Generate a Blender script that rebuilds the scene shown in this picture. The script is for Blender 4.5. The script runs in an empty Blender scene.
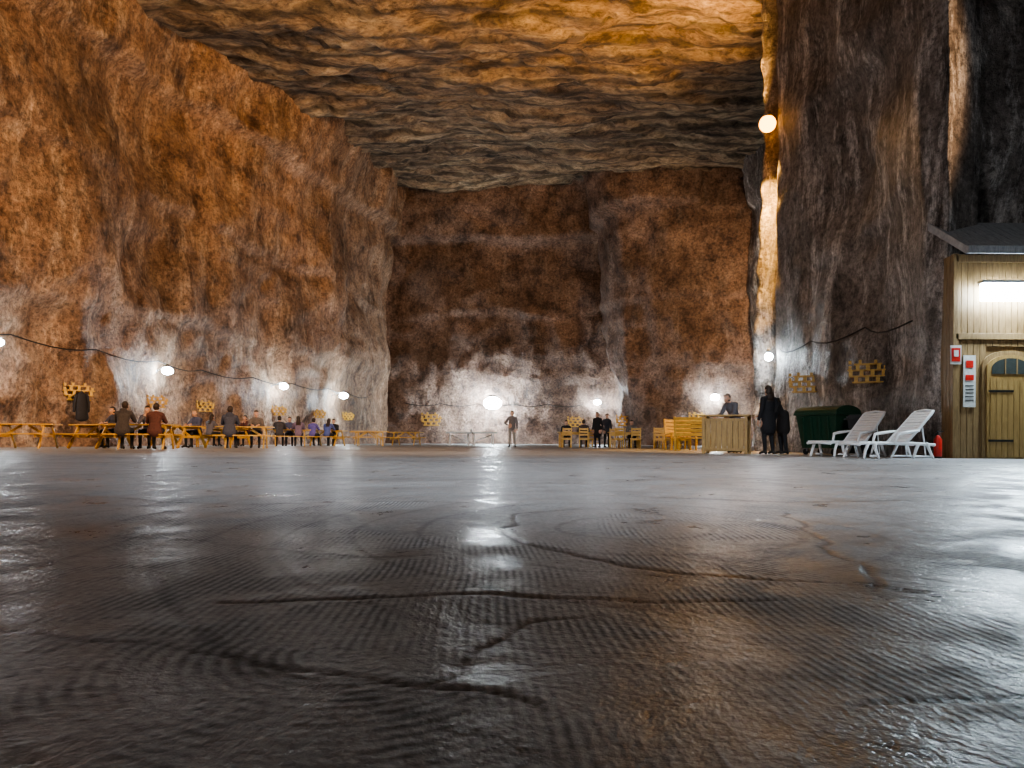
import bpy, bmesh, math, random
import numpy as np
from mathutils import Vector, Matrix, noise, Euler
from mathutils.bvhtree import BVHTree
random.seed(7)
R = math.radians
scene = bpy.context.scene
COL = scene.collection
try:
    scene.view_settings.view_transform = 'AgX'
    scene.view_settings.look = 'AgX - Medium High Contrast'
except Exception: pass

# ------------------------------------------------------------------ materials
def new_mat(name):
    m = bpy.data.materials.new(name); m.use_nodes = True
    nt = m.node_tree; b = nt.nodes['Principled BSDF']
    return m, nt, b
def N(nt, t, **kw):
    n = nt.nodes.new(t)
    for k, v in kw.items(): setattr(n, k, v)
    return n
def L(nt, a, b): nt.links.new(a, b)
def ramp(nt, fac, stops):
    r = N(nt, 'ShaderNodeValToRGB'); L(nt, fac, r.inputs[0])
    e = r.color_ramp.elements
    while len(e) < len(stops): e.new(0.5)
    for i, (p, c) in enumerate(stops):
        e[i].position = p
        e[i].color = (c[0], c[1], c[2], 1) if isinstance(c, (tuple, list)) else (c, c, c, 1)
    return r.outputs[0]
def noise_tex(nt, vec, scale, detail=6, rough=.6, dist=0):
    n = N(nt, 'ShaderNodeTexNoise')
    n.inputs['Scale'].default_value = scale; n.inputs['Detail'].default_value = detail
    n.inputs['Roughness'].default_value = rough; n.inputs['Distortion'].default_value = dist
    if vec: L(nt, vec, n.inputs['Vector'])
    return n.outputs[0]
def mapping(nt, vec, scale=(1,1,1), rot=(0,0,0), loc=(0,0,0)):
    m = N(nt, 'ShaderNodeMapping'); L(nt, vec, m.inputs[0])
    m.inputs['Scale'].default_value = scale; m.inputs['Rotation'].default_value = rot
    m.inputs['Location'].default_value = loc
    return m.outputs[0]
def mix(nt, fac, a, b, mode='MIX'):
    m = N(nt, 'ShaderNodeMix', data_type='RGBA', blend_type=mode)
    for s, v in ((0, fac), (6, a), (7, b)):
        if hasattr(v, 'links'): L(nt, v, m.inputs[s])
        elif isinstance(v, (tuple, list)): m.inputs[s].default_value = (*v[:3], 1)
        else: m.inputs[s].default_value = v if s == 0 else (v, v, v, 1)
    return m.outputs[2]
def math_n(nt, op, a, b=0.0, c=None):
    m = N(nt, 'ShaderNodeMath', operation=op)
    for s, v in ((0, a), (1, b), (2, c)):
        if v is None: continue
        if hasattr(v, 'links'): L(nt, v, m.inputs[s])
        else: m.inputs[s].default_value = v
    return m.outputs[0]
def bump(nt, h, strength, dist):
    b = N(nt, 'ShaderNodeBump'); b.inputs['Strength'].default_value = strength
    b.inputs['Distance'].default_value = dist
    L(nt, h, b.inputs['Height'])
    return b.outputs[0]

def rock_mat(name, dark, mid, light, pale, streak=.5, tilt=.15, zs=.95, vz=.35):
    m, nt, b = new_mat(name)
    tc = N(nt, 'ShaderNodeTexCoord').outputs['Object']
    a = noise_tex(nt, mapping(nt, tc, (1, 1, zs), (tilt, tilt, 0)), .8, 8, .78, .2)
    c1 = ramp(nt, a, [(.37, dark), (.48, mid), (.62, light)])
    bnz = noise_tex(nt, tc, .16, 2, .6)
    c2 = mix(nt, 1.0, c1, ramp(nt, bnz, [(.32, .6), (.65, 1.15)]), 'MULTIPLY')
    # pale salt streaks following the drip direction
    s = noise_tex(nt, mapping(nt, tc, (1.5, 1.5, vz), (-tilt*1.5, tilt*2, 0), (3, 7, 1)), .8, 7, .8, .2)
    c3 = mix(nt, ramp(nt, s, [(.51, 0.0), (.58, streak*.4), (.68, streak)]), c2, pale)
    f = noise_tex(nt, tc, 5.5, 4, .85)
    c4 = mix(nt, 1.0, c3, ramp(nt, f, [(.36, .36), (.51, 1.0), (.66, 1.5)]), 'MULTIPLY')
    L(nt, c4, b.inputs['Base Color'])
    b.inputs['Roughness'].default_value = .55
    h = math_n(nt, 'MULTIPLY_ADD', f, .3, a)
    L(nt, bump(nt, h, .9, .32), b.inputs['Normal'])
    return m
M_left = rock_mat('salt_rock_red', (.09,.05,.032), (.30,.185,.12), (.49,.34,.235), (.74,.61,.49), .6)
M_far = rock_mat('salt_rock_umber', (.06,.038,.030), (.19,.12,.09), (.32,.22,.17), (.5,.42,.37), .3)
M_right = rock_mat('salt_rock_grey', (.055,.047,.043), (.18,.158,.145), (.32,.285,.265), (.80,.77,.75), 1.0, .4, .6, .3)

def ceiling_mat():
    m, nt, b = new_mat('salt_rock_strata')
    tc = N(nt, 'ShaderNodeTexCoord').outputs['Object']
    warp = mapping(nt, tc, (.35, .9, 1), (0, 0, .12))
    a = noise_tex(nt, warp, .8, 8, .76, .8)
    c1 = ramp(nt, a, [(.36, (.07,.05,.035)), (.46, (.26,.19,.13)), (.56, (.44,.34,.23)), (.7, (.68,.57,.40))])
    w = N(nt, 'ShaderNodeTexWave', wave_type='BANDS', bands_direction='Y')
    L(nt, warp, w.inputs['Vector']); w.inputs['Scale'].default_value = .3
    w.inputs['Distortion'].default_value = 6; w.inputs['Detail'].default_value = 4; w.inputs['Detail Scale'].default_value = .5; w.inputs['Detail Roughness'].default_value = .7
    c2 = mix(nt, 1.0, c1, ramp(nt, w.outputs['Color'], [(.03, .4), (.4, 1.05)]), 'MULTIPLY')
    f = noise_tex(nt, mapping(nt, tc, (.6, 1.3, 1)), 3.5, 5, .8)
    c3 = mix(nt, 1.0, c2, ramp(nt, f, [(.38, .4), (.52, 1.0), (.66, 1.3)]), 'MULTIPLY')
    L(nt, c3, b.inputs['Base Color']); b.inputs['Roughness'].default_value = .6
    h = math_n(nt, 'MULTIPLY_ADD', f, .4, a)
    L(nt, bump(nt, h, .9, .5), b.inputs['Normal'])
    return m
M_ceil = ceiling_mat()

def floor_mat():
    m, nt, b = new_mat('milled_salt_floor')
    tc = N(nt, 'ShaderNodeTexCoord').outputs['Object']
    wn = N(nt, 'ShaderNodeTexNoise'); L(nt, tc, wn.inputs['Vector'])
    wn.inputs['Scale'].default_value = .55; wn.inputs['Detail'].default_value = 0
    sub = N(nt, 'ShaderNodeVectorMath', operation='SUBTRACT'); L(nt, wn.outputs['Color'], sub.inputs[0]); sub.inputs[1].default_value = (.5, .5, .5)
    sc = N(nt, 'ShaderNodeVectorMath', operation='SCALE'); L(nt, sub.outputs[0], sc.inputs[0]); sc.inputs['Scale'].default_value = .35
    ad = N(nt, 'ShaderNodeVectorMath', operation='ADD'); L(nt, tc, ad.inputs[0]); L(nt, sc.outputs[0], ad.inputs[1])
    def wave(vec, typ, scale, dist=0.6, **k):
        w = N(nt, 'ShaderNodeTexWave', wave_type=typ, **k)
        L(nt, vec, w.inputs['Vector']); w.inputs['Scale'].default_value = scale
        w.inputs['Distortion'].default_value = dist; w.inputs['Detail'].default_value = 1; w.inputs['Detail Scale'].default_value = 1.5
        return w.outputs['Fac']
    g1 = wave(ad.outputs[0], 'BANDS', 15.0, .9, bands_direction='X')
    g2 = wave(mapping(nt, ad.outputs[0], (1, 1, 0), (0, 0, 0), (.30, -1.25, 0)), 'RINGS', 12.0, .9, rings_direction='Z')
    mk = ramp(nt, noise_tex(nt, mapping(nt, tc, (.8, 1, 1), loc=(2.2, .3, 0)), .6, 0, .4), [(.49, 0.0), (.51, 1.0)])
    g = mix(nt, mk, g1, g2)
    arc = wave(mapping(nt, ad.outputs[0], (1, .7, 0), (0, 0, 0), (-.5, -2.2, 0)), 'RINGS', 1.15, 1.0, rings_direction='Z')
    lump = noise_tex(nt, mapping(nt, tc, (1, .8, 1)), 2.4, 6, .72, .3)
    gv = ramp(nt, lump, [(.42, .0), (.58, 1.0)])
    gr = math_n(nt, 'MULTIPLY', g, gv)
    gritty = noise_tex(nt, tc, 42, 4, .75)
    at = N(nt, 'ShaderNodeAttribute'); at.attribute_name = 'crack'
    big = noise_tex(nt, mapping(nt, tc, (.4, 1.0, 1)), .33, 6, .7, .3)
    c = ramp(nt, big, [(.3, (.30,.30,.31)), (.5, (.47,.475,.49)), (.7, (.62,.63,.65))])
    c = mix(nt, 1.0, c, ramp(nt, lump, [(.3, .45), (.65, 1.15)]), 'MULTIPLY')
    c = mix(nt, 1.0, c, ramp(nt, gritty, [(.3, .5), (.7, 1.2)]), 'MULTIPLY')
    c = mix(nt, 1.0, c, ramp(nt, gr, [(.1, 1.0), (.9, .45)]), 'MULTIPLY')
    c = mix(nt, 1.0, c, ramp(nt, arc, [(.0, .72), (.05, 1.0)]), 'MULTIPLY')
    c = mix(nt, at.outputs['Fac'], c, (.03, .027, .025))
    L(nt, c, b.inputs['Base Color'])
    L(nt, ramp(nt, lump, [(.34, .24), (.5, .44), (.66, .75)]), b.inputs['Roughness'])
    b.inputs['Specular IOR Level'].default_value = .22
    h = math_n(nt, 'MULTIPLY', gr, .0008)
    h = math_n(nt, 'MULTIPLY_ADD', lump, .016, h)
    h = math_n(nt, 'MULTIPLY_ADD', gritty, .0025, h)
    L(nt, bump(nt, h, 1.0, 1.0), b.inputs['Normal'])
    return m
M_floor = floor_mat()

def wood_mat(name, c1, c2, rough=.5, axis=(1, 1, 1)):
    m, nt, b = new_mat(name)
    tc = N(nt, 'ShaderNodeTexCoord').outputs['Object']
    n = noise_tex(nt, mapping(nt, tc, axis), 9, 4, .6, .5)
    L(nt, ramp(nt, n, [(.3, c1), (.7, c2)]), b.inputs['Base Color'])
    b.inputs['Roughness'].default_value = rough
    return m
M_pine = wood_mat('yellow_pine', (.42,.23,.04), (.66,.42,.09), .42, (.6, 2, 2))
M_pine2 = wood_mat('varnished_pine', (.17,.105,.045), (.32,.21,.10), .45, (3, 3, .4))
M_door = wood_mat('door_pine', (.24,.145,.05), (.40,.26,.10), .45, (3, 3, .4))
M_shingle = wood_mat('roof_boards', (.22,.23,.24), (.40,.41,.43), .6, (3, .6, .6))
def plain(name, col, rough=.5, metal=0, var=.12, scale=14):
    m, nt, b = new_mat(name)
    tc = N(nt, 'ShaderNodeTexCoord').outputs['Object']
    n = noise_tex(nt, tc, scale, 2, .6)
    lo = tuple(x*(1-var) for x in col); hi = tuple(min(1, x*(1+var)) for x in col)
    L(nt, ramp(nt, n, [(.3, lo), (.7, hi)]), b.inputs['Base Color'])
    b.inputs['Roughness'].default_value = rough; b.inputs['Metallic'].default_value = metal
    return m
def emit(name, col, s):
    m, nt, b = new_mat(name)
    b.inputs['Base Color'].default_value = (*col, 1)
    b.inputs['Emission Color'].default_value = (*col, 1); b.inputs['Emission Strength'].default_value = s
    return m
M_white = plain('white_plastic', (.78,.80,.82), .35, 0, .04)
M_green = plain('green_plastic', (.02,.06,.035), .4)
M_black = plain('black_rubber', (.015,.015,.016), .6)
M_metal = plain('grey_metal', (.35,.35,.36), .35, .8)
M_iron = plain('black_iron', (.03,.03,.03), .5, .6)
M_red = plain('red_paint', (.55,.03,.02), .35)
M_paper = plain('paper', (.55,.55,.53), .7)
M_ttop = plain('table_tennis_board', (.16,.2,.22), .4)
M_glassd = plain('dark_glass', (.05,.055,.05), .25)
CO = (1.0, .50, .13)
M_ew = emit('cool_glow', (.8, .93, 1.0), 200)
M_eo = emit('sodium_glow', (1.0, .36, .03), 14)
M_et = emit('tube_glow', (.75, .9, 1.0), 60)

# ------------------------------------------------------------------ mesh builder
class MB:
    def __init__(s): s.v = []; s.f = []; s.m = []; s.sm = []
    def add(s, vs, fs, mi=0, smooth=False):
        o = len(s.v); s.v += [tuple(v) for v in vs]
        for f in fs: s.f.append(tuple(i+o for i in f)); s.m.append(mi); s.sm.append(smooth)
    def box(s, c, d, mi=0, rot=None):
        hx, hy, hz = d[0]/2, d[1]/2, d[2]/2
        vs = [Vector((x, y, z)) for x in (-hx, hx) for y in (-hy, hy) for z in (-hz, hz)]
        if rot: e = Euler(rot).to_matrix(); vs = [e @ v for v in vs]
        c = Vector(c)
        s.add([v+c for v in vs], [(0,1,3,2), (4,6,7,5), (0,4,5,1), (2,3,7,6), (0,2,6,4), (1,5,7,3)], mi)
    def beam(s, p0, p1, w, h, mi=0, up=(0,0,1)):
        p0 = Vector(p0); p1 = Vector(p1); d = (p1-p0).normalized()
        u = Vector(up)
        if abs(d.dot(u)) > .98: u = Vector((1, 0, 0))
        a = d.cross(u).normalized(); b = a.cross(d)
        vs = []
        for p in (p0, p1):
            for i, j in ((-1,-1), (1,-1), (1,1), (-1,1)): vs.append(p+a*i*w/2+b*j*h/2)
        s.add(vs, [(3,2,1,0), (4,5,6,7), (0,1,5,4), (1,2,6,5), (2,3,7,6), (3,0,4,7)], mi)
    def tube(s, pts, rad, mi=0, n=10, side=(1,0,0), cap=True):
        pts = [Vector(p) for p in pts]; rs = [(r, r) if not isinstance(r, tuple) else r for r in rad]
        side = Vector(side); vs = []; k = len(pts)
        P = []; RR = []; D = []
        for i in range(k):
            d = (pts[min(i+1, k-1)]-pts[max(i-1, 0)]).normalized(); P.append(pts[i]); RR.append(rs[i]); D.append(d)
        if cap:
            pre = []; post = []
            for t in (85, 60, 30):
                c, sn = math.cos(R(t)), math.sin(R(t))
                m0 = min(rs[0]); pre.append((pts[0]-D[0]*m0*sn, (rs[0][0]*c, rs[0][1]*c), D[0]))
                m1 = min(rs[-1]); post.insert(0, (pts[-1]+D[-1]*m1*sn, (rs[-1][0]*c, rs[-1][1]*c), D[-1]))
            P = [x[0] for x in pre]+P+[x[0] for x in post]
            RR = [x[1] for x in pre]+RR+[x[1] for x in post]
            D = [x[2] for x in pre]+D+[x[2] for x in post]
        for p, r, d in zip(P, RR, D):
            a = side-d*side.dot(d)
            if a.length < .05: a = Vector((0, 1, 0))-d*d.y
            a.normalize(); b = d.cross(a)
            for i in range(n):
                t = 2*math.pi*i/n; vs.append(p+a*math.cos(t)*r[0]+b*math.sin(t)*r[1])
        fs = []
        K = len(P)
        for j in range(K-1):
            for i in range(n):
                fs.append((j*n+i, j*n+(i+1) % n, (j+1)*n+(i+1) % n, (j+1)*n+i))
        fs.append(tuple(range(n-1, -1, -1))); fs.append(tuple((K-1)*n+i for i in range(n)))
        s.add(vs, fs, mi, True)
    def ball(s, c, r, mi=0, n=12, m=8):
        c = Vector(c); r = r if isinstance(r, tuple) else (r, r, r); vs = [c+Vector((0, 0, r[2]))]
        for j in range(1, m):
            p = math.pi*j/m
            for i in range(n):
                t = 2*math.pi*i/n
                vs.append(c+Vector((r[0]*math.sin(p)*math.cos(t), r[1]*math.sin(p)*math.sin(t), r[2]*math.cos(p))))
        vs.append(c-Vector((0, 0, r[2]))); fs = []
        for i in range(n): fs.append((0, 1+i, 1+(i+1) % n))
        for j in range(m-2):
            for i in range(n):
                a = 1+j*n
                fs.append((a+i, a+n+i, a+n+(i+1) % n, a+(i+1) % n))
        a = 1+(m-2)*n; q = len(vs)-1
        for i in range(n): fs.append((a+i, q, a+(i+1) % n))
        s.add(vs, fs, mi, True)
    def mesh(s, name, mats):
        me = bpy.data.meshes.new(name); me.from_pydata(s.v, [], s.f)
        for m in mats: me.materials.append(m)
        me.polygons.foreach_set('material_index', s.m); me.polygons.foreach_set('use_smooth', s.sm)
        me.update(); return me
    def obj(s, name, mats, loc=(0,0,0), rot=(0,0,0), bevel=0):
        return place(s.mesh(name, mats), name, loc, rot, bevel)
def place(me, name, loc=(0,0,0), rot=(0,0,0), bevel=0, scale=1):
    o = bpy.data.objects.new(name, me); COL.objects.link(o); o.location = loc; o.rotation_euler = rot
    o.scale = (scale,)*3
    if bevel:
        b = o.modifiers.new('bevel', 'BEVEL'); b.width = bevel; b.segments = 2; b.limit_method = 'ANGLE'
    return o

# ------------------------------------------------------------------ cave shell
def zc(y): return 17.8+(y-31)*.106 if y > 28 else 17.48-(28-y)*.015
def path(pts, ds=.22):
    out = []
    for a, b in zip(pts[:-1], pts[1:]):
        a = Vector(a); b = Vector(b); n = max(1, int((b-a).length/ds))
        for i in range(n): out.append(a.lerp(b, i/n))
    out.append(Vector(pts[-1])); return out
P_left = [(-17,-12), (-17.2,10), (-16.9,25), (-15.9,35), (-12.8,44), (-11.0,52), (-10.6,66)]
P_far = [(-10.6,66), (8.1,66), (7.7,62.0), (8.4,60.2), (10.5,59), (17.5,57)]
P_right = [(17.5,57), (18,45), (12.5,31.8), (8.7,28.65), (9.6,28.25), (9.12,27), (9.60,18.4), (9.84,17.62), (11,18.2), (16,18.8), (16.2,10), (16,-12)]
P_back = [(16,-12), (-17,-12)]
segs = [('wall_left', path(P_left)), ('wall_far', path(P_far)), ('wall_right', path(P_right, .16)), ('wall_back', path(P_back, .5))]
allp = []; bounds = []
for nme, pp in segs:
    s0 = len(allp)
    if allp: allp += pp[1:]; bounds.append((nme, s0-1, len(allp)-1))
    else: allp += pp; bounds.append((nme, 0, len(allp)-1))
n_all = len(allp)
closed = allp[:-1]; nc = len(closed)
norms = []
for i in range(nc):
    t = Vector((0, 0))
    for k in (1, 2, 3): t += (closed[(i+k) % nc]-closed[(i-k) % nc])
    t.normalize(); norms.append(Vector((t.y, -t.x)))
norms.append(norms[0])
def fr(x, y, z, o=5): return noise.fractal(Vector((x, y, z)), .9, 2.1, o)
DZ = .2
def wallpt(i, z):
    p = allp[i]; n = norms[i]
    x, y = p.x, p.y
    de = math.hypot(x-9.2, y-28.0); amp = min(1, .06+max(0, de-.9)/5)
    near_r = x > 8 and x < 17 and 17 < y < 27.3
    d = fr(x*.10, y*.10, z*.10, 3)*1.2*amp
    d += fr(x*.45+9, y*.45, z*.3, 4)*.22*min(1, amp*1.4)
    rg = noise.ridged_multi_fractal(Vector((x*.55, y*.55+5, z*.6)), .9, 2.2, 5, 1.0, 2.0)
    d += (rg-1.0)*.13*min(1, amp*2)
    for k, (zl, s) in enumerate(((5.6, .22), (10.9, .3), (16.0, .5))):
        zz = zl+fr(x*.06+k*7, y*.06, 0, 2)*1.3+(.03*(y-30) if k == 2 else 0)
        if y > 58 and k == 2: s = 1.1
        d += s*amp/(1+math.exp(-(z-zz)*8))
        d += .25*amp*math.exp(-((z-zz)*3.2)**2)*(.6 if k < 2 else 1.2)*(.5+noise.noise(Vector((x*.4, y*.4, k))))
    zt = zc(y)-3.5
    if z > zt: d += ((z-zt)/3.5)**2*.5*amp
    d -= .45*amp
    if near_r:
        f = min(1, (27.3-y)/1.0)
        d = d*(1-f)-abs(d)*.75*f
        if y < 21 and x < 11: d *= max(.1, (y-18)/3)
    q = p+n*d
    # lamp-lit facet on the outcrop corner: leans out at the foot, ragged edge
    if abs(x-9.1) < .62 and 28.1 < y < 29.2:
        wgt = 1-min(1, max(0, (x-9.2)/.4))
        q.x += (min(.45, max(0, (z-3)*.055))+.16*noise.noise(Vector((0, 3, z*1.3))))*wgt
        q.y -= max(0, 12-z)*.055*wgt+.06*noise.noise(Vector((x*2, 1, z*2.2)))
    elif de < 1.6: q.x += .10*noise.noise(Vector((x, 7, z*.8)))
    return (q.x, q.y, z)
wall_bvh = {}
mats_w = {'wall_left': M_left, 'wall_far': M_far, 'wall_right': M_right, 'wall_back': M_right}
for nme, a, b in bounds:
    cols = list(range(a, b+1)); nz = int(24/DZ)
    vs = []
    for i in cols:
        for k in range(nz+1):
            ii = i if i < n_all-1 else 0
            vs.append(wallpt(ii, -.3+k*DZ))
    fs = []
    for c in range(len(cols)-1):
        for k in range(nz):
            a0 = c*(nz+1)+k; fs.append((a0, a0+nz+1, a0+nz+2, a0+1))
    me = bpy.data.meshes.new(nme); me.from_pydata(vs, [], fs); me.materials.append(mats_w[nme])
    me.polygons.foreach_set('use_smooth', [True]*len(fs)); me.update()
    place(me, nme)
    wall_bvh[nme] = BVHTree.FromPolygons(vs, fs)

def ceil():
    xs = np.arange(-19.5, 20.2, .3); ys = np.arange(-13.5, 69, .25); vs = []
    for x in xs:
        for y in ys:
            l = fr(x*.07, y*.1, 3, 3)*1.1
            q = fr(x*.10+4, y*.24, 0, 6)*2.6
            st = math.floor(q)+min(1, (q-math.floor(q))*3)**2
            z = zc(y)+l*.6+st*.30+fr(x*.6, y*.8, 0, 4)*.2
            vs.append((x, y, z))
    ny = len(ys); fs = []
    for i in range(len(xs)-1):
        for j in range(ny-1):
            a = i*ny+j; fs.append((a, a+1, a+ny+1, a+ny))
    me = bpy.data.meshes.new('ceiling'); me.from_pydata(vs, [], fs); me.materials.append(M_ceil)
    me.polygons.foreach_set('use_smooth', [True]*len(fs)); place(me, 'ceiling')
ceil()

cracks = [
 ([(-1.6,1.9), (-.97,1.476), (-.41,1.21), (-.03,1.09), (.05,1.02)], .008, .9),
 ([(-.62,1.70), (-.52,1.67), (-.07,1.73), (.455,1.706), (.6,1.72)], .011, .8),
 ([(.30,3.95), (.06,3.75), (.013,3.41), (-.01,2.87), (.105,2.48), (.37,2.1), (.62,1.95), (.9,1.9)], .012, .9),
 ([(1.35,3.9), (1.26,3.41), (1.05,2.6), (.986,2.275), (.849,1.706)], .012, .9),
 ([(-.11,1.12), (-.094,1.187), (-.085,1.27), (.054,1.517), (.2,1.6)], .009, .8),
 ([(-3.0,4.9), (-1.6,4.2), (-.6,4.4), (.4,4.0)], .02, .6),
 ([(.42,1.02), (.55,1.06), (.73,1.11), (1.0,1.22)], .010, .8),
 ([(-2.4,3.0), (-1.2,2.7), (-.5,2.3), (-.2,2.35)], .012, .5),
 ([(1.5,2.4), (2.2,3.0), (2.9,3.2)], .012, .6),
 ([(.9,4.9), (1.8,4.6), (2.8,4.9)], .03, .6)]
def catmull(pts, n=24):
    pts = [np.array(p, float) for p in pts]; P = [2*pts[0]-pts[1]]+pts+[2*pts[-1]-pts[-2]]; out = []
    for i in range(1, len(P)-2):
        for k in range(n):
            t = k/n
            out.append(.5*((2*P[i])+(-P[i-1]+P[i+1])*t+(2*P[i-1]-5*P[i]+4*P[i+1]-P[i+2])*t*t+(-P[i-1]+3*P[i]-3*P[i+1]+P[i+2])*t**3))
    out.append(pts[-1]); return np.array(out)
def floor():
    x0, x1, y0, y1 = -3.2, 3.2, .4, 6.4; g = .013
    xs = np.linspace(x0, x1, int((x1-x0)/g)); ys = np.linspace(y0, y1, int((y1-y0)/g))
    X, Y = np.meshgrid(xs, ys, indexing='ij')
    Z = np.zeros_like(X); C = np.zeros_like(X)
    rng = np.random.RandomState(3)
    for k in range(26):
        fq = rng.uniform(.8, 9); th = rng.uniform(0, math.pi); ph = rng.uniform(0, 6.28)
        Z += .0013/ (fq**.55)*np.sin(fq*(X*math.cos(th)+Y*math.sin(th))+ph+1.5*np.sin(.7*X+.9*Y+ph))
    Wx = .02*np.sin(9*Y+2*np.sin(5*X))+.008*np.sin(31*X+17*Y); Wy = .02*np.sin(8*X+1+2*np.sin(6*Y))+.008*np.sin(27*Y-21*X)
    for pts, w, dep in cracks:
        c = catmull(pts); d2 = np.full(X.shape, 1e9); tt = np.zeros_like(X)
        for i, q in enumerate(c):
            d = (X+Wx-q[0])**2+(Y+Wy-q[1])**2; mk = d < d2; d2[mk] = d[mk]; tt[mk] = i/len(c)
        ww = w*(.35+1.0*np.sin(np.clip(tt, 0, 1)*math.pi)**.6)
        e = np.exp(-d2/(ww**2)); Z -= .006*dep*e; C = np.maximum(C, e*dep)
        Z += .002*np.exp(-d2/((2.8*ww)**2))
    bx = np.clip(np.minimum(X-x0, x1-X)/.5, 0, 1); by = np.clip(np.minimum(Y-y0, y1-Y)/.5, 0, 1)
    F = bx*by; Z *= F; C *= F
    nx, ny = X.shape
    V = np.stack([X, Y, Z], -1).reshape(-1, 3)
    idx = np.arange(nx*ny).reshape(nx, ny)
    Fq = np.stack([idx[:-1, :-1], idx[1:, :-1], idx[1:, 1:], idx[:-1, 1:]], -1).reshape(-1, 4)
    base = len(V)
    ox = [-19.5, x0, x1, 20]; oy = [-13.5, y0, y1, 69]
    ov = [(x, y, 0) for x in ox for y in oy]; of = []
    for i in range(3):
        for j in range(3):
            if i == 1 and j == 1: continue
            a = base+i*4+j; of.append((a, a+4, a+5, a+1))
    me = bpy.data.meshes.new('floor')
    me.from_pydata([tuple(v) for v in V.tolist()]+ov, [], [tuple(f) for f in Fq.tolist()]+of)
    me.materials.append(M_floor)
    at = me.attributes.new('crack', 'FLOAT', 'POINT')
    at.data.foreach_set('value', np.concatenate([C.reshape(-1), np.zeros(len(ov))]).astype(np.float32))
    me.polygons.foreach_set('use_smooth', [True]*len(me.polygons)); me.update()
    place(me, 'floor')
floor()

def hit(px, py, z, dx, dy):
    best = None
    d = Vector((dx, dy, 0)).normalized()
    for t in wall_bvh.values():
        r = t.ray_cast(Vector((px, py, z)), d, 80)
        if r[0] is not None and (best is None or r[3] < best[2]): 
            n = r[1]; n = -n if n.dot(d) > 0 else n
            best = (r[0], n, r[3])
    return best

# ------------------------------------------------------------------ lamps
def add_light(name, parent, loc, power, col, rad=.12, typ='POINT', aim=None, ang=120, blend=.6):
    l = bpy.data.lights.new(name, typ); l.energy = power; l.color = col
    l.shadow_soft_size = rad
    o = bpy.data.objects.new(name, l); COL.objects.link(o); o.location = loc
    if typ == 'SPOT':
        l.spot_size = R(ang); l.spot_blend = blend
        o.rotation_euler = (Vector(aim)-Vector(loc)).to_track_quat('-Z', 'Y').to_euler()
    if parent:
        bpy.context.view_layer.update()
        o.parent = parent; o.matrix_parent_inverse = parent.matrix_world.inverted()
    return o
def wall_lamp(name, z, ox, oy, dx, dy, power, col, glow, r=.13, off=.42):
    h = hit(ox, oy, z, dx, dy); p, nrm = h[0], h[1]
    nh = Vector((-dx, -dy, 0)).normalized()
    c = p+nh*off
    b = MB()
    b.tube([p-nh*.1, p+nh*.03], [.09, .09], 0, 12, cap=False)
    b.tube([p, c+Vector((0, 0, r+.06))], [.022, .022], 0, 8)
    b.tube([c+Vector((0, 0, r+.12)), c+Vector((0, 0, r+.03)), c+Vector((0, 0, r*.9))], [.05, r*.6, r*.8], 0, 16, cap=False)
    b.ball(c, (r*1.25, r*1.25, r*.85), 1)
    o = b.obj(name, [M_metal, glow])
    add_light('bulb', o, c+nh*(r+.14)-Vector((0, 0, .08)), power, col, .1)
    return c
CW2 = (.80, .92, 1.0)
wall_lamp('bulkhead_lamp', 3.35, -8, 24.7, -1, 0, 55, CW2, M_ew, .15, .6)
wall_lamp('bulkhead_lamp', 3.3, -8, 34.4, -1, 0, 75, CW2, M_ew, .19, .5)
wall_lamp('bulkhead_lamp', 3.3, -6, 44.0, -1, 0, 75, CW2, M_ew, .20, .7)
wall_lamp('bulkhead_lamp', 3.2, -4, 51.5, -1, 0, 75, (.97, .95, .72), M_ew, .23, .8)
wall_lamp('bulkhead_lamp', 3.4, -1.65, 55, 0, 1, 420, CW2, M_ew, .6, 1.2)
wall_lamp('bulkhead_lamp', 3.6, 7.2, 50, 0, 1, 80, CW2, M_ew, .25, .6)
wall_lamp('bulkhead_lamp', 3.6, 15.0, 50, 0, 1, 120, (.88,.97,.88), M_ew, .27, .6)
def outcrop_lamp(name, c, col, glow, r):
    c = Vector(c); b = MB()
    b.tube([c+Vector((.2, .5, .25)), c+Vector((0, 0, r+.1))], [.03, .03], 0, 8)
    b.tube([c+Vector((0, 0, r+.14)), c+Vector((0, 0, r*.8))], [.06, r*.7], 0, 16, cap=False)
    b.ball(c, r, 1, 16, 12); return b.obj(name, [M_metal, glow])
o = outcrop_lamp('sodium_lamp', (8.98, 27.62, 11.6), CO, M_eo, .29)
add_light('bulb_upper', o, (8.80, 27.9, 12.1), 9500, CO, .12, 'SPOT', (3.5, 32.0, 18.0), 120, 1.0)
add_light('bulb_lower', o, (9.12, 27.6, 11.0), 9000, (1.0, .50, .11), .08, 'SPOT', (9.0, 28.0, 2.0), 75, .8)
add_light('bulb_front', o, (8.6, 27.3, 11.4), 1100, CO, .12, 'SPOT', (2, 10, 0), 66, 1.0)
o = outcrop_lamp('bulkhead_lamp', (8.9, 27.1, 3.3), CW2, M_ew, .14)
add_light('bulb', o, (8.6, 27.4, 3.2), 40, CW2, .1)

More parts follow.
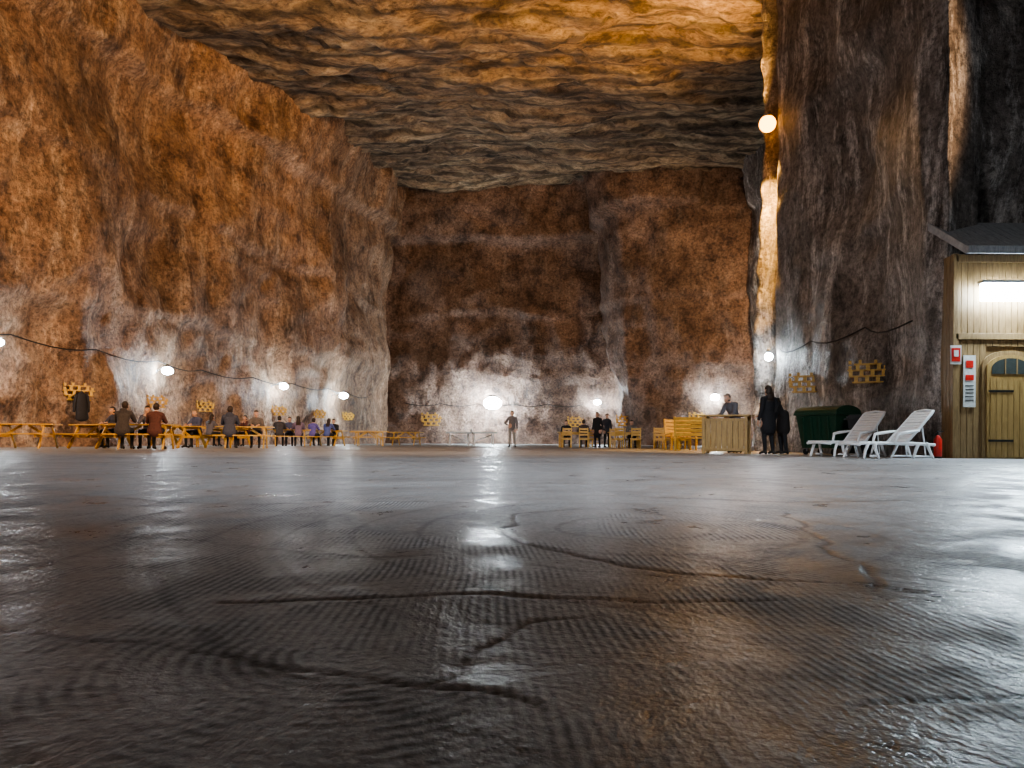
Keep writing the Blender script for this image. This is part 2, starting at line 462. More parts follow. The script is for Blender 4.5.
def flood(name, p, aim, power, col, ang, glow, blend=.6):
    p = Vector(p); d = (Vector(aim)-p).normalized(); b = MB()
    b.beam(p-d*.18, p-d*.02, .5, .36, 0); b.beam(p-d*.02, p, .42, .28, 1)
    b.beam(p-d*.1-Vector((0, 0, .6)), p-d*.1, .05, .05, 0)
    o = b.obj(name, [M_iron, glow]); add_light('beam', o, p+d*.1, power, col, .25, 'SPOT', aim, ang, blend)
flood('unseen_flood', (15.0, 9, 9), (-16, 30, 7.5), 34000, (1.0, .60, .31), 60, M_eo)
flood('unseen_flood', (-15.4, 12, 10), (-15, 34, 6.5), 7500, (1.0, .60, .30), 100, M_eo)
flood('unseen_flood', (0, -9, 9), (-3, 60, 14), 22000, (1.0, .68, .42), 34, M_eo, .8)  # added warm spot behind the camera, brightens the far wall
flood('unseen_flood', (16.3, 47, 10), (10, 60, 9), 4000, (1.0, .66, .38), 130, M_eo)  # added source hidden behind the outcrop, lightens the far wall's right part
flood('unseen_flood', (-14, -6, 8), (9.5, 22, 5), 5200, (.95, .90, .90), 30, M_ew, 1.0)  # unseen cool source behind the camera, lifts the grey right wall
flood('unseen_flood', (2, -10, 10), (0, 17, 0), 34000, (.88, .94, 1.0), 40, M_ew, 1.0)  # added high behind the camera for an even grey floor
flood('unseen_flood', (15.0, 12, 7), (6, 11, 0), 1500, (.74, .87, 1.0), 75, M_ew, 1.0)  # added cool fill for the floor, out of view on the right
flood('unseen_flood', (-16.0, 13, 7), (-7, 12, 0), 1500, (.80, .90, 1.0), 75, M_ew, 1.0)  # its left counterpart, also added to brighten the floor

def cable(name, rays, r=.02):
    pts = []
    for i, (ox, oy, z, dx, dy) in enumerate(rays):
        h = hit(ox, oy, z, dx, dy); p = h[0]+Vector((-dx, -dy, 0)).normalized()*.12
        if pts:
            a = pts[-1]
            for k in range(1, 5):
                t = k/5; q = a.lerp(p, t); q.z -= .22*math.sin(math.pi*t)
                q += Vector((-dx, -dy, 0)).normalized()*.15*math.sin(math.pi*t); pts.append(q)
        pts.append(p)
    b = MB(); b.tube(pts, [r]*len(pts), 0, 6, cap=False); b.obj(name, [M_black])
cable('power_cable', [(-8, y, 3.8-.008*(y-22), -1, 0) for y in range(18, 62, 4)], .025)
cable('power_cable', [(x, 55, 3.4, 0, 1) for x in range(-9, 8, 3)], .03)
cable('power_cable', [(6, y, z, 1, 0) for y, z in ((26.5, 3.5), (24, 3.45), (21.4, 3.5), (18.9, 3.3))], .022)

# ------------------------------------------------------------------ furniture
def picnic_mesh():
    b = MB(); Lh = .95
    for k in range(5): b.box((0, -.3+k*.15, .745), (2*Lh, .135, .04))
    for s in (-1, 1):
        for k in range(2): b.box((0, s*(.66+k*.15), .45), (2*Lh, .135, .04))
        x = s*.62
        b.box((x, 0, .70), (.05, .7, .08)); b.box((x, 0, .39), (.05, 1.62, .09))
        for t in (-1, 1): b.beam((x+.05, t*.27, .72), (x+.05, t*.66, 0.0), .09, .045, 0, (1, 0, 0))
        b.beam((x, 0, .39), (s*.1, 0, .72), .07, .04, 0, (0, 1, 0))
    return b.mesh('picnic_table', [M_pine])
PM = picnic_mesh()
tables = [(-15.1,24.2,8), (-13.0,24.6,-24), (-11.2,23.8,10), (-11.6,27.0,-22), (-9.3,27.2,12), (-12.1,33.2,-20), (-10.0,35,15), (-9.1,38.3,-10), (-7.3,40,8), (-8.2,44.2,0), (-12.9,30.2,25), (-6.0,44,-10)]
for x, y, r in tables: place(PM, 'picnic_table', (x, y, 0), (0, 0, R(r)), .006)

def chair_mesh():
    b = MB()
    for x in (-.2, .2):
        b.beam((x, -.2, 0), (x, -.2, .44), .045, .045); b.beam((x, .2, 0), (x, .24, .95), .045, .045)
        b.box((x, 0, .2), (.03, .38, .04))
    b.box((0, 0, .455), (.46, .46, .035))
    for z in (.62, .75, .88): b.box((0, .225+.04*(z-.6), z), (.42, .025, .09))
    b.box((0, -.2, .4), (.38, .03, .06)); b.box((0, .2, .4), (.38, .03, .06))
    return b.mesh('wooden_chair', [M_pine])
CMh = chair_mesh()
def table_mesh():
    b = MB()
    for k in range(5): b.box((0, -.32+k*.16, .74), (1.5, .15, .035))
    for x in (-.65, .65):
        for y in (-.3, .3): b.box((x, y, .36), (.07, .07, .72))
    b.box((0, -.3, .68), (1.24, .03, .09)); b.box((0, .3, .68), (1.24, .03, .09))
    for x in (-.65, .65): b.box((x, 0, .68), (.03, .54, .09))
    return b.mesh('wooden_table', [M_pine])
TMh = table_mesh()
for x, y, r in [(3.0,38,5), (5.3,37,-5), (7.6,37.5,8)]: place(TMh, 'wooden_table', (x, y, 0), (0, 0, R(r)), .005)
for x, y, r in [(2.6,37.0,180), (3.4,37.0,175), (2.7,39.0,0), (4.9,36.0,185), (5.7,36.0,178), (5.0,38.0,0), (5.8,38.05,10), (7.2,36.5,180), (8.0,36.6,190), (7.3,38.5,0), (8.3,38.6,5), (6.5,34.6,170), (7.35,34.4,200), (4.3,40.8,20)]:
    place(CMh, 'wooden_chair', (x, y, 0), (0, 0, R(r)), .004)

def tt():
    b = MB()
    for s in (-1, 1):
        b.box((s*.69, 0, .75), (1.36, 1.52, .03), 0)
        b.box((s*.69, 0, .715), (1.28, 1.44, .05), 1)
        for y in (-.6, .6):
            for x in (.15, 1.15): b.tube([(s*x, y, .72), (s*x, y, .02)], [.025, .025], 1, 8)
        b.tube([(s*.15, -.6, .2), (s*.15, .6, .2)], [.018]*2, 1, 8); b.tube([(s*1.15, -.6, .2), (s*1.15, .6, .2)], [.018]*2, 1, 8)
        b.tube([(s*.15, .6, .25), (s*1.15, .6, .62)], [.015]*2, 1, 8); b.tube([(s*.15, -.6, .25), (s*1.15, -.6, .62)], [.015]*2, 1, 8)
    b.box((0, 0, .84), (.012, 1.7, .14), 2); b.box((0, 0, .915), (.02, 1.72, .015), 1)
    for y in (-.85, .85): b.box((0, y, .83), (.03, .03, .19), 1)
    return b.obj('table_tennis_table', [M_ttop, M_white, M_black], (-2.2, 42, 0), (0, 0, R(6)))
tt()

def shelf_mesh():
    b = MB()
    for z, w in ((.25, .72), (.08, 1.05), (-.09, .95), (-.26, .8)):
        b.box((0, -.07, z), (w, .16, .035)); b.box((0, .0, z), (w*.96, .025, .06))
    for z, xs in ((.165, (-.26, .0, .28)), (-.005, (-.44, -.16, .12, .40)), (-.175, (-.3, -.02, .26))):
        for x in xs: b.box((x, -.07, z), (.10, .12, .135))
    for x, s in ((-.46, .30), (-.46, .15), (.44, .15), (-.2, .32), (.2, .31)): b.box((x, -.07, s), (.08, .1, .10))
    return b.mesh('wooden_rack', [M_pine])
SM = shelf_mesh()
def shelf(ox, oy, z, dx, dy, sc=1.0, yaw=None):
    h = hit(ox, oy, z, dx, dy); d = Vector((dx, dy, 0)).normalized()
    place(SM, 'wooden_rack', h[0]-d*.24, (0, 0, yaw), 0, sc)
    return h[0]
shelf(6, 24.3, 2.15, 1, 0, .95, R(-28)); shelf(6, 20.9, 2.2, 1, 0, .95, R(-24))
hp = shelf(-8, 29, 2.0, -1, 0, 1.0, R(40))
for y in (34, 38.5, 44, 49, 54): shelf(-5, y, 1.9, -1, 0, .85, R(35))
shelf(-6.8, 60, 2.0, 0, 1, 1.7, 0); shelf(5.4, 60, 1.9, 0, 1, 1.4, 0)
shelf(8.9, 50, 1.9, 0, 1, 1.4, 0); shelf(13.9, 50, 2.0, 0, 1, 1.4, 0)

def coat():
    b = MB()
    b.tube([(0,0,0), (0,0,-.1), (0,.0,-.35), (.01,0,-.7), (.02,0,-.95)], [(.07,.05), (.20,.09), (.19,.10), (.21,.11), (.24,.12)], 0, 18)
    b.tube([(-.19,0,-.12), (-.24,.02,-.4), (-.25,.03,-.68)], [.065, .06, .05], 0, 10)
    b.tube([(.19,0,-.12), (.25,.02,-.4), (.26,.03,-.68)], [.065, .06, .05], 0, 10)
    b.tube([(0,0,.02), (0,.02,.1), (0,.08,.12)], [.012]*3, 1, 6)
    return b
cm = coat(); cm.obj('hanging_coat', [plain('coat_black', (.02,.02,.025), .8), M_metal], (hp.x+.55, hp.y-.35, 2.0), (0, 0, R(55)))

def lounger_mesh():
    b = MB()
    s = .31
    for y in (-s, s):
        b.tube([(-.98, y, .30), (-.9, y, .33), (-.3, y, .33), (.30, y, .33), (.92, y, .30)], [(.022,.034)]*5, 0, 10, (0,1,0))
        for x, dx in ((-.78, -.08), (-.62, .12)): b.tube([(x+.03, y, .32), (x+dx*.5, y, .17), (x+dx, y*1.05, 0.026)], [.036, .03, .026], 0, 8)
        for x, dx in ((.50, -.14), (.72, .14)): b.tube([(x, y, .32), (x+dx*.5, y, .17), (x+dx, y*1.05, 0.026)], [.038, .03, .026], 0, 8)
        b.tube([(-.70, y, .06), (-.5, y, .06)], [.02]*2, 0, 8); b.tube([(.36, y, .05), (.86, y, .05)], [.02]*2, 0, 8)
        b.tube([(.22, y*.92, .35), (.55, y*.92, .66), (.86, y*.88, .97), (.92, y*.8, 1.02)], [(.024,.036)]*4, 0, 10, (0,1,0))
        b.tube([(-.12, y*1.08, .34), (-.05, y*1.14, .53), (.15, y*1.14, .56), (.50, y*1.06, .60)], [.026, .034, .038, .024], 0, 10, (0,1,0))
        b.tube([(.72, y*.9, .06), (.62, y*.9, .70)], [.016]*2, 0, 8)
    n = 15
    for i in range(n):
        x = -.93+i*(1.15/(n-1)); b.box((x, 0, .355), (.062, 2*s+.02, .02), 0)
    for i in range(11):
        t = i/10; x = .26+t*.60; z = .39+t*.60
        b.box((x, 0, z), (.066, 2*s*.9, .02), 0, (0, R(-45), 0))
    b.tube([(.93, -.25, 1.03), (.94, 0, 1.06), (.93, .25, 1.03)], [.028]*3, 0, 8, (0,0,1))
    b.tube([(-.99, -.3, .30), (-1.02, 0, .32), (-.99, .3, .30)], [.028]*3, 0, 8, (0,0,1))
    return b.mesh('sun_lounger', [M_white])
LM = lounger_mesh()
place(LM, 'sun_lounger', (8.15, 16.9, 0), (0, 0, R(14)), 0)
place(LM, 'sun_lounger', (8.15, 18.9, 0), (0, 0, R(28)), 0, 1.05)

def dumpster():
    b = MB()
    def prism(z0, z1, w0, d0, w1, d1, mi=0):
        vs = [(sx*w0/2, sy*d0/2, z0) for sx, sy in ((-1,-1), (1,-1), (1,1), (-1,1))]+[(sx*w1/2, sy*d1/2, z1) for sx, sy in ((-1,-1), (1,-1), (1,1), (-1,1))]
        b.add(vs, [(3,2,1,0), (4,5,6,7), (0,1,5,4), (1,2,6,5), (2,3,7,6), (3,0,4,7)], mi)
    prism(.18, 1.08, 1.05, .72, 1.3, .95); b.box((0, 0, 1.10), (1.38, 1.04, .06))
    vs = []; n = 9
    for sx in (-.68, .68):
        for i in range(n):
            t = math.pi*i/(n-1); vs.append((sx, -.52*math.cos(t), 1.13+.2*math.sin(t)))
    fs = [(i, i+1, n+i+1, n+i) for i in range(n-1)]+[tuple(range(n-1, -1, -1)), tuple(range(n, 2*n)), (0, n, 2*n-1, n-1)]
    b.add(vs, fs, 0)
    for x in (-.4, -.13, .13, .4): b.box((x, -.455, .62), (.06, .05, .8), 0, (R(7), 0, 0))
    for x in (-.45, .45):
        for y in (-.3, .3):
            b.tube([(x-.03, y, .085), (x+.03, y, .085)], [.085, .085], 1, 14, (0,1,0), False); b.box((x, y, .15), (.08, .05, .12), 2)
    for x in (-.7, .7): b.tube([(x, -.2, .95), (x, .2, .95)], [.025]*2, 2, 8)
    return b.obj('waste_container', [M_green, M_black, M_metal], (8.6, 21.3, 0), (0, 0, R(-60)), .01)
dumpster()
def bin_():
    b = MB()
    vs = [(sx*.2, sy*.2, .06) for sx, sy in ((-1,-1), (1,-1), (1,1), (-1,1))]+[(sx*.28, sy*.3, .95) for sx, sy in ((-1,-1), (1,-1), (1,1), (-1,1))]
    b.add(vs, [(3,2,1,0), (4,5,6,7), (0,1,5,4), (1,2,6,5), (2,3,7,6), (3,0,4,7)], 0)
    b.box((0, 0, .98), (.6, .66, .06)); b.box((0, -.02, 1.03), (.52, .5, .05)); b.tube([(-.25, .36, .98), (.25, .36, .98)], [.02]*2, 0, 8)
    for x in (-.24, .24): b.tube([(x-.025, .2, .1), (x+.025, .2, .1)], [.1, .1], 1, 14, (0,1,0), False)
    b.obj('wheelie_bin', [M_black, M_black], (9.0, 20.1, 0), (0, 0, R(-35)), .01)
bin_()

def booth():
    b = MB(); W, D, H = 1.15, .7, 1.05
    for x in (-W/2, W/2):
        for y in (-D/2, D/2): b.box((x, y, H/2), (.08, .08, H))
    for k in range(7): b.box((-W/2+.12+k*.15, -D/2, .5), (.14, .025, .86))
    for k in range(4):
        for x in (-W/2, W/2): b.box((x, -D/2+.12+k*.155, .5), (.025, .14, .86))
    b.box((0, -D/2-.02, .95), (W+.1, .05, .07)); b.box((0, -D/2-.02, .12), (W+.1, .05, .07))
    b.box((0, 0, H+.02), (W+.2, D+.14, .045)); b.box((0, .02, .45), (W-.1, D-.1, .03))
    return b
bb = booth(); bb.obj('wooden_counter', [M_door], (6.05, 22.0, 0), (0, 0, R(-24)), .005)
def highbench():
    b = MB()
    for x in (-.55, .55):
        b.beam((x, -.2, 0), (x, -.2, .46), .07, .07); b.beam((x, .2, 0), (x, .3, 1.2), .07, .07)
        b.box((x, 0, .6), (.06, .46, .05))
        b.beam((x, -.2, .45), (x, -.2, .6), .06, .06)
    for y in (-.18, -.02, .14): b.box((0, y, .46), (1.16, .14, .035))
    for k in range(5): b.box((0, .235+.02*k, .58+k*.135), (1.16, .03, .11), 0, (R(-6), 0, 0))
    return b.mesh('wooden_bench', [M_pine])
HB = highbench()
place(HB, 'wooden_bench', (6.3, 27.2, 0), (0, 0, R(150)), .005)
place(HB, 'wooden_bench', (6.5, 30, 0), (0, 0, R(20)), .005)

# ------------------------------------------------------------------ hut
def hut():
    root = bpy.data.objects.new('wooden_hut', None); COL.objects.link(root); root.location = (9.85, 17.4, 0)
    def par(o): o.parent = root; return o
    Hh = 4.55; W = 5.2; Dp = .8
    b = MB(); x = 0
    while x < W:
        if not (.70 < x < 1.68): b.box((x+.07, .0, Hh/2), (.132, .04, Hh))
        else: b.box((x+.07, .0, (2.5+Hh)/2), (.132, .04, Hh-2.5))
        x += .14
    y = 0
    while y < Dp: b.box((0.0, y+.07, Hh/2), (.04, .132, Hh)); y += .14
    b.box((0, -.01, Hh/2), (.12, .12, Hh)); 
    b.box((W/2, -.04, 2.72), (W, .06, .14)); b.box((W/2, -.04, 4.45), (W, .06, .16))
    b.box((W, Dp/2, Hh/2), (.06, Dp, Hh))
    par(b.obj('plank_walls', [M_pine2], (0, 0, 0), (0, 0, 0), .006))
    b = MB(); sl = math.atan2(1.0, 1.7)
    for i in range(23): b.box((-.12+.115+i*.24, .1, 5.0), (.225, 2.0, .05), 0, (sl, 0, 0))
    b.box((2.6, -.78, 4.47), (5.5, .05, .16)); b.box((-.13, .1, 4.96), (.05, 2.0, .16), 0, (sl, 0, 0))
    par(b.obj('roof', [M_shingle]))
    b = MB()
    def arch(cx, r, z0, zs, y, th, mi, n=20):
        pts = [(cx-r, z0), (cx+r, z0)]+[(cx+r*math.cos(math.pi*i/n), zs+r*.55*math.sin(math.pi*i/n)) for i in range(n+1)]
        k = len(pts); vs = [(p[0], y, p[1]) for p in pts]+[(p[0], y+th, p[1]) for p in pts]
        fs = [tuple(range(k)), tuple(range(2*k-1, k-1, -1))]+[(i, (i+1) % k, k+(i+1) % k, k+i) for i in range(k)]
        b.add(vs, fs, mi)
    cx = 1.20
    arch(cx, .60, 0, 2.08, -.06, .05, 0); arch(cx, .52, .02, 2.02, -.10, .05, 1)
    arch(cx, .42, 1.88, 2.0, -.115, .02, 2)
    for k in range(-3, 4): b.box((cx+k*.13, -.105, .92), (.118, .02, 1.76), 1)
    for xx in (-.13, .13): b.box((cx+xx, -.12, 2.05), (.022, .02, .36), 0)
    b.box((cx-.22, -.12, 1.5), (.55, .012, .045), 3); b.box((cx-.22, -.12, .4), (.55, .012, .045), 3)
    b.tube([(cx+.4, -.12, 1.05), (cx+.4, -.18, 1.05), (cx+.3, -.18, 1.05)], [.014]*3, 3, 8)
    b.tube([(cx+.34, -.135, 1.35), (cx+.34, -.135, 1.52)], [.03]*2, 3, 8)
    b.box((cx, .05, 1.25), (1.1, .03, 2.5), 0)
    par(b.obj('door_1', [M_pine2, M_door, M_glassd, M_iron]))
    b = MB(); b.box((1.15, -.28, 3.88), (1.5, .22, .07), 0); b.box((1.15, -.30, 3.66), (1.44, .18, .38), 1)
    b.box((.55, -.14, 3.85), (.05, .28, .05), 0); b.box((1.75, -.14, 3.85), (.05, .28, .05), 0)
    par(b.obj('tube_lamp', [M_metal, M_et], (0, 0, 0), (0, 0, 0), .02))
    l = bpy.data.lights.new('tube_light', 'AREA'); l.shape = 'RECTANGLE'; l.size = 1.3; l.size_y = .25; l.energy = 550; l.color = (.70,.88,1.0)
    o = bpy.data.objects.new('tube_light', l); COL.objects.link(o); o.parent = root; o.location = (1.15, -.45, 3.66)
    o.rotation_euler = Vector((-.25, -1, -.75)).to_track_quat('-Z', 'Y').to_euler()
    b = MB(); b.box((-.02, -.10, 2.3), (.24, .02, .42), 0); b.box((-.02, -.114, 2.3), (.19, .01, .3), 1); b.box((-.02, -.12, 2.33), (.1, .008, .14), 0)
    par(b.obj('warning_sign', [M_paper, M_red]))
    b = MB(); b.box((.32, -.04, 1.72), (.27, .02, 1.15), 0); b.box((.32, -.054, 2.1), (.16, .01, .16), 1); b.box((.32, -.054, 1.8), (.18, .01, .12), 1)
    for k in range(5): b.box((.32, -.054, 1.62-k*.08), (.19, .006, .018), 2)
    par(b.obj('notice_board', [M_paper, M_red, M_black]))
hut()
def ext():
    b = MB(); b.tube([(0,0,.06), (0,0,.42), (0,0,.47)], [.085,.085,.05], 0, 18); b.tube([(0,0,.5), (0,0,.58)], [.025]*2, 1, 10)
    b.tube([(0,0,0), (0,0,.05)], [.08,.08], 1, 18, cap=False)
    b.box((.04, 0, .6), (.16, .03, .025), 1); b.tube([(-.03,0,.55), (-.12,0,.5), (-.13,0,.2)], [.012]*3, 1, 8)
    b.obj('fire_extinguisher', [M_red, M_black], (9.5, 17.4, 0))
ext()

# ------------------------------------------------------------------ people
def person_geo(pose, coat=False, hood=False, longhair=False):
    S = {}
    def both(k, x, y, z): S[k+'L'] = Vector((-x, y, z)); S[k+'R'] = Vector((x, y, z))
    if pose in ('stand', 'akimbo', 'lean'):
        S['pel'] = Vector((0,0,.95)); S['spine'] = Vector((0,.0,1.14)); S['chest'] = Vector((0,0,1.32)); S['nb'] = Vector((0,-.01,1.46)); S['neck'] = Vector((0,.015,1.54)); S['head'] = Vector((0,.03,1.63))
        both('sh', .175, -.01, 1.41); both('el', .24, -.04, 1.13); both('wr', .25, .07, .89); both('hd', .25, .10, .80)
        both('hip', .095, 0, .90); both('kn', .11, .02, .49); both('an', .12, -.03, .09); both('toe', .14, .14, .04)
        if pose == 'akimbo':
            S['elR'] = Vector((.36,-.06,1.17)); S['wrR'] = Vector((.20,.12,1.05)); S['hdR'] = Vector((.13,.14,1.04))
            S['knL'] += Vector((0,.05,0)); S['anL'] += Vector((-.04,.06,0)); S['toeL'] += Vector((-.05,.06,0))
        if pose == 'lean':
            rot = Matrix.Rotation(R(-32), 3, 'X'); pv = S['pel'].copy()
            for k in list(S):
                if k[:2] in ('sp','ch','nb','ne','he','sh'): S[k] = pv+rot @ (S[k]-pv)
            for sg, s in ((-1,'L'), (1,'R')):
                S['el'+s] = S['sh'+s]+Vector((sg*.05,.12,-.25)); S['wr'+s] = S['el'+s]+Vector((-sg*.03,.22,-.08)); S['hd'+s] = S['wr'+s]+Vector((0,.08,-.02))
    else:
        f = .16 if pose == 'sit_hunch' else .07
        S['pel'] = Vector((0,0,.57)); S['spine'] = Vector((0,.02,.74)); S['chest'] = Vector((0,f*.7,.92)); S['nb'] = Vector((0,f+.01,1.05)); S['neck'] = Vector((0,f+.05,1.12)); S['head'] = Vector((0,f+.085,1.205))
        both('sh', .175, f*.9, 1.0); both('el', .25, f+.14, .80); both('wr', .13, f+.36, .83); both('hd', .09, f+.43, .82)
        both('hip', .10, .02, .55); both('kn', .13, .43, .55); both('an', .13, .42, .10); both('toe', .14, .58, .04)
        if pose == 'sit_chin': S['elR'] = Vector((.17,f+.34,.82)); S['wrR'] = Vector((.06,f+.22,1.02)); S['hdR'] = Vector((.04,f+.19,1.08))
    bones = []
    def B(a, b, r0, r1, lab): bones.append((S[a], S[b], r0, r1, lab))
    B('pel', 'spine', (.165,.115), (.15,.105), 0); B('spine', 'chest', (.15,.108), (.18,.12), 0); B('chest', 'nb', (.18,.115), (.10,.08), 0)
    B('nb', 'neck', (.06,.06), (.052,.055), 2); B('neck', 'head', (.052,.055), (.055,.06), 2)
    for s in 'LR':
        B('nb', 'sh'+s, (.07,.07), (.075,.075), 0)
        B('sh'+s, 'el'+s, (.074,.074), (.054,.054), 0); B('el'+s, 'wr'+s, (.053,.053), (.038,.038), 0)
        B('wr'+s, 'hd'+s, (.030,.022), (.040,.018), 2)
        B('pel', 'hip'+s, (.12,.11), (.10,.10), 1); B('hip'+s, 'kn'+s, (.095,.098), (.062,.065), 1); B('kn'+s, 'an'+s, (.062,.066), (.042,.045), 1)
        B('an'+s, 'toe'+s, (.045,.045), (.045,.032), 4)
        heel = S['an'+s]+Vector((0,-.03,-.045)); bones.append((heel, S['an'+s], (.04,.04), (.045,.045), 4))
    if coat:
        bones.append((S['pel']+Vector((0,0,.1)), S['pel']+Vector((0,0,-.30)) if pose[:3] != 'sit' else S['pel']+Vector((0,-.02,-.05)), (.185,.135), (.215,.165), 0))
    b = MB()
    for p0, p1, r0, r1, lab in bones: b.tube([p0, p0.lerp(p1, .5), p1], [r0, ((r0[0]+r1[0])/2, (r0[1]+r1[1])/2), r1], 0, 14)
    h = S['head']
    b.ball(h+Vector((0,0,.03)), (.078,.098,.115), 0, 16, 12)
    b.ball(h+Vector((0,.035,-.035)), (.055,.06,.062), 0, 12, 8)
    b.ball(h+Vector((0,.103,-.0)), (.014,.022,.026), 0, 8, 6)
    for sx in (-1, 1): b.ball(h+Vector((sx*.081,0,.0)), (.014,.022,.034), 0, 8, 6)
    hc = h+Vector((0,-.014,.045))
    b.ball(hc, (.09,.108,.112), 0, 16, 12)
    if longhair: b.tube([h+Vector((0,-.06,.05)), h+Vector((0,-.08,-.12)), h+Vector((0,-.09,-.24))], [(.085,.06), (.09,.05), (.06,.03)], 0, 14)
    if hood: b.tube([S['nb']+Vector((0,-.07,.0)), S['nb']+Vector((0,-.10,.07))], [(.12,.06), (.10,.04)], 0, 12)
    me0 = b.mesh('tmp', [])
    o = bpy.data.objects.new('tmp', me0); COL.objects.link(o)
    r = o.modifiers.new('r', 'REMESH'); r.mode = 'VOXEL'; r.voxel_size = .0135; r.use_smooth_shade = True
    sm = o.modifiers.new('s', 'SMOOTH'); sm.factor = .5; sm.iterations = 3
    bpy.context.view_layer.update()
    me = bpy.data.meshes.new_from_object(o.evaluated_get(bpy.context.evaluated_depsgraph_get()))
    bpy.data.objects.remove(o)
    npoly = len(me.polygons); c = np.empty(npoly*3); me.polygons.foreach_get('center', c); c = c.reshape(-1, 3)
    best = np.full(npoly, 1e9); lab = np.zeros(npoly, int)
    for p0, p1, r0, r1, lb in bones:
        a = np.array(p0); d = np.array(p1)-a; t = np.clip(((c-a) @ d)/(d @ d+1e-9), 0, 1)
        q = a+t[:, None]*d; rr = (max(r0)*(1-t)+max(r1)*t)
        ds = np.linalg.norm(c-q, axis=1)-rr
        mk = ds < best; best[mk] = ds[mk]; lab[mk] = lb
    hh = np.array(h); rel = c-hh
    inh = (np.linalg.norm(rel/np.array([.11,.14,.17]), axis=1) < 1) & (rel[:, 2] > -.1)
    lab[inh] = 2
    hair = inh & ((rel[:, 2] > .085) | ((rel[:, 1] < .02) & (rel[:, 2] > -.06))) & ~((np.abs(rel[:, 0]) > .083) & (rel[:, 2] < .035))
    lab[hair] = 3
    if longhair: lab[(np.abs(rel[:, 0]) < .1) & (rel[:, 2] < .05) & (rel[:, 2] > -.27) & (c[:, 2] > S['chest'].z) & (rel[:, 1] < -.05)] = 3
    for s in 'LR':
        w = np.array(S['wr'+s]); hd = np.array(S['hd'+s]); d = hd-w; d /= np.linalg.norm(d)
        nr = (np.linalg.norm(c-hd, axis=1) < .13)
        if pose == 'sit_chin': nr &= (np.linalg.norm(c-np.array(S['head']), axis=1) > .1)
        lab[nr & (((c-w) @ d) > .005)] = 2
        lab[nr & (((c-w) @ d) <= .005) & (lab == 2)] = 0
    e = MB()
    for sg, s in ((-1,'L'), (1,'R')):
        w = S['wr'+s]; hd = S['hd'+s]; d = (hd-w).normalized()
        side = Vector((1,0,0))-d*d.x
        if side.length < .1: side = Vector((0,1,0))
        if abs(d.z) > .6: side = Vector((0,1,0))-d*d.y
        side.normalize(); pal = d.cross(side)
        if pose[:3] != 'sit' and pal.x*sg > 0: pal = -pal
        if pose[:3] == 'sit' and pal.z > 0: pal = -pal
        for k, ln in enumerate((.072, .08, .075, .058)):
            base = hd+side*((k-1.5)*.019)+d*.005
            p1 = base+d*ln*.5+pal*.006; p2 = p1+d*ln*.32+pal*.02; p3 = p2+d*ln*.12+pal*.022
            e.tube([base, p1, p2, p3], [.0095, .009, .008, .007], 2, 8)
        tb = w.lerp(hd, .45)+side*(-.03)
        e.tube([tb, tb-side*.022+d*.03+pal*.006, tb-side*.026+d*.055+pal*.014], [.012, .0105, .009], 2, 8)
    for sx in (-1, 1):
        e.ball(h+Vector((sx*.031,.088,.022)), .0115, 5, 8, 6); e.ball(h+Vector((sx*.031,.097,.022)), .0055, 6, 8, 6)
        e.tube([h+Vector((sx*.045,.088,.042)), h+Vector((sx*.02,.096,.045))], [.004]*2, 3, 6)
    e.tube([h+Vector((-.022,.094,-.045)), h+Vector((0,.1,-.044)), h+Vector((.022,.094,-.045))], [.003,.006,.003], 7, 6)
    nv = len(me.vertices); v = np.empty(nv*3); me.vertices.foreach_get('co', v)
    vs = v.reshape(-1, 3).tolist(); fs = [tuple(p.vertices) for p in me.polygons]
    fs2 = [tuple(i+nv for i in f) for f in e.f]
    out = dict(v=vs+e.v, f=fs+fs2, m=lab.tolist()+e.m)
    bpy.data.meshes.remove(me)
    return out
GEO = {}
M_skin = plain('skin', (.52,.31,.22), .5, 0, .05); M_eye = plain('eye_white', (.8,.8,.8), .3, 0, .02); M_iris = plain('iris', (.03,.02,.015), .2); M_lip = plain('lips', (.35,.12,.1), .5)
clothc = {}
def cloth(c, kind='cloth'):
    if (c, kind) not in clothc: clothc[(c, kind)] = plain(kind, c, .85 if kind == 'cloth' else .6, 0, .25, 30)
    return clothc[(c, kind)]
def person(loc, yaw, pose, top, pants=(.02,.022,.03), hairc=(.03,.018,.012), coat=False, hood=False, longhair=False, scale=1.0):
    k = (pose, coat, hood, longhair)
    if k not in GEO: GEO[k] = person_geo(*k)
    g = GEO[k]; me = bpy.data.meshes.new('person'); me.from_pydata(g['v'], [], g['f'])
    for m in (cloth(top), cloth(pants), M_skin, cloth(hairc, 'hair'), cloth((.02,.018,.016), 'leather'), M_eye, M_iris, M_lip): me.materials.append(m)
    me.polygons.foreach_set('material_index', g['m']); me.polygons.foreach_set('use_smooth', [True]*len(g['f'])); me.update()
    return place(me, 'person', loc, (0, 0, R(yaw)), 0, scale)
def seat(ti, side, off, pose, top, pants=(.02,.022,.03), **k):
    x, y, r = tables[ti]; a = R(r); v = Matrix.Rotation(a, 2) @ Vector((off, side*.76))
    person((x+v.x, y+v.y, 0), r+(0 if side < 0 else 180), pose, top, pants, **k)
BK = (.012,.012,.015)
seat(2, -1, -.42, 'sit_hunch', (.05,.045,.05), coat=True, hood=True, scale=1.06)
seat(2, -1, .48, 'sit', (.09,.035,.03), coat=True, scale=1.03)
seat(2, 1, -.1, 'sit_chin', (.08,.08,.11))
seat(1, 1, -.2, 'sit', (.04,.04,.06), longhair=True)
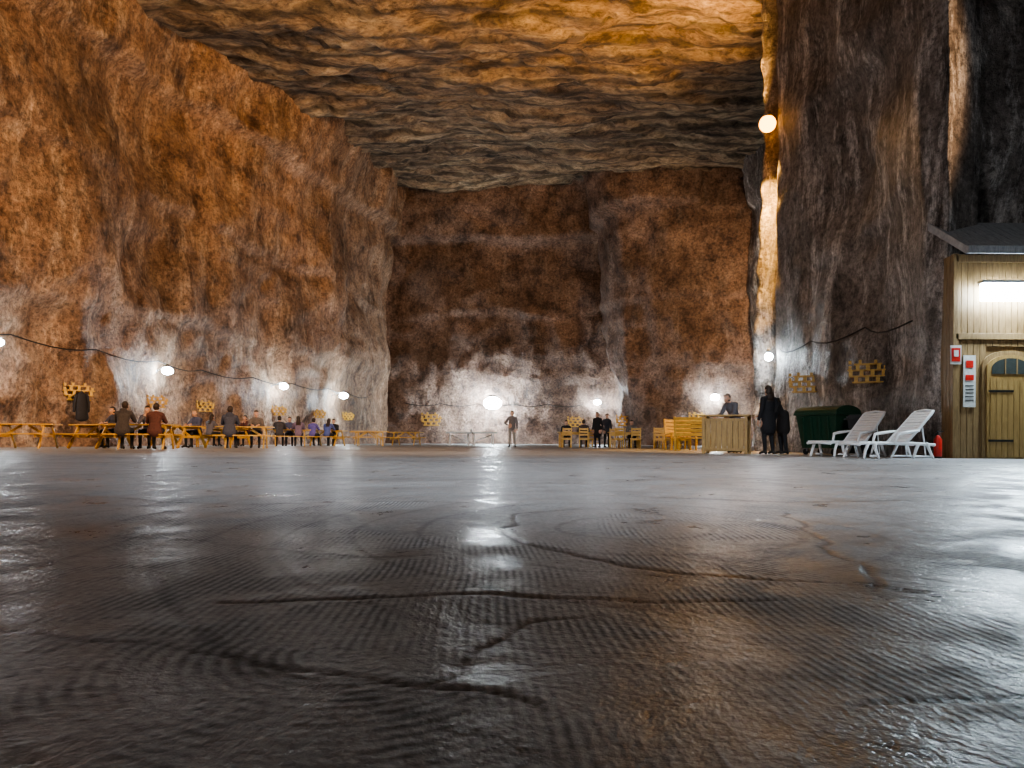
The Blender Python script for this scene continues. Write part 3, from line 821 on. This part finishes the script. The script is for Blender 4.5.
seat(4, -1, -.42, 'sit', (.05,.055,.08), coat=True, hood=True, scale=1.07)
seat(4, 1, .3, 'sit_hunch', (.12,.10,.09))
seat(3, 1, .2, 'sit', (.07,.08,.14), hairc=(.2,.15,.1))
seat(5, -1, -.3, 'sit', (.12,.12,.15), longhair=True)
seat(5, 1, .4, 'sit_chin', (.10,.04,.04))
seat(6, -1, -.4, 'sit_hunch', (.05,.05,.06)); seat(6, -1, .4, 'sit', (.17,.13,.2), longhair=True)
seat(6, 1, 0, 'sit', (.06,.07,.14))
seat(7, -1, -.4, 'sit', (.12,.10,.32)); seat(7, -1, .35, 'sit_hunch', (.08,.11,.3), longhair=True)
seat(7, 1, .1, 'sit', BK)
person((0.0, 38, 0), 175, 'akimbo', (.14,.13,.13), (.26,.24,.22))
person((2.7, 39.0, 0), 180, 'sit', BK); person((3.4, 37.0, 0), 355, 'sit_hunch', (.05,.04,.04), coat=True)
person((4.3, 39.3, 0), 150, 'stand', BK, BK, coat=True, longhair=True); person((4.85, 39.9, 0), 200, 'stand', (.05,.05,.06), BK, scale=.97)
person((5.8, 38.0, 0), 180, 'sit', (.15,.14,.13))
person((6.60, 23.0, 0), 125, 'lean', (.12,.12,.14), BK, hairc=(.10,.08,.07), scale=1.05)
person((6.90, 21.0, 0), 20, 'stand', BK, BK, coat=True, hood=True, longhair=True, scale=1.05)
person((7.4, 21.3, 0), 100, 'lean', (.012,.010,.010), BK, coat=True, hood=True, scale=1.04)

# ------------------------------------------------------------------ world + camera
w = bpy.data.worlds.new('cave_world'); scene.world = w; w.use_nodes = True
w.node_tree.nodes['Background'].inputs[0].default_value = (.05, .06, .08, 1); w.node_tree.nodes['Background'].inputs[1].default_value = .02
cam = bpy.data.cameras.new('camera'); co = bpy.data.objects.new('camera', cam); COL.objects.link(co)
co.location = (0, 0, .35); co.rotation_euler = (R(90), R(-.35), 0)
cam.lens = 36*780/1024; cam.sensor_width = 36; cam.shift_y = 56/1024; cam.clip_end = 300; cam.clip_start = .02
scene.camera = co
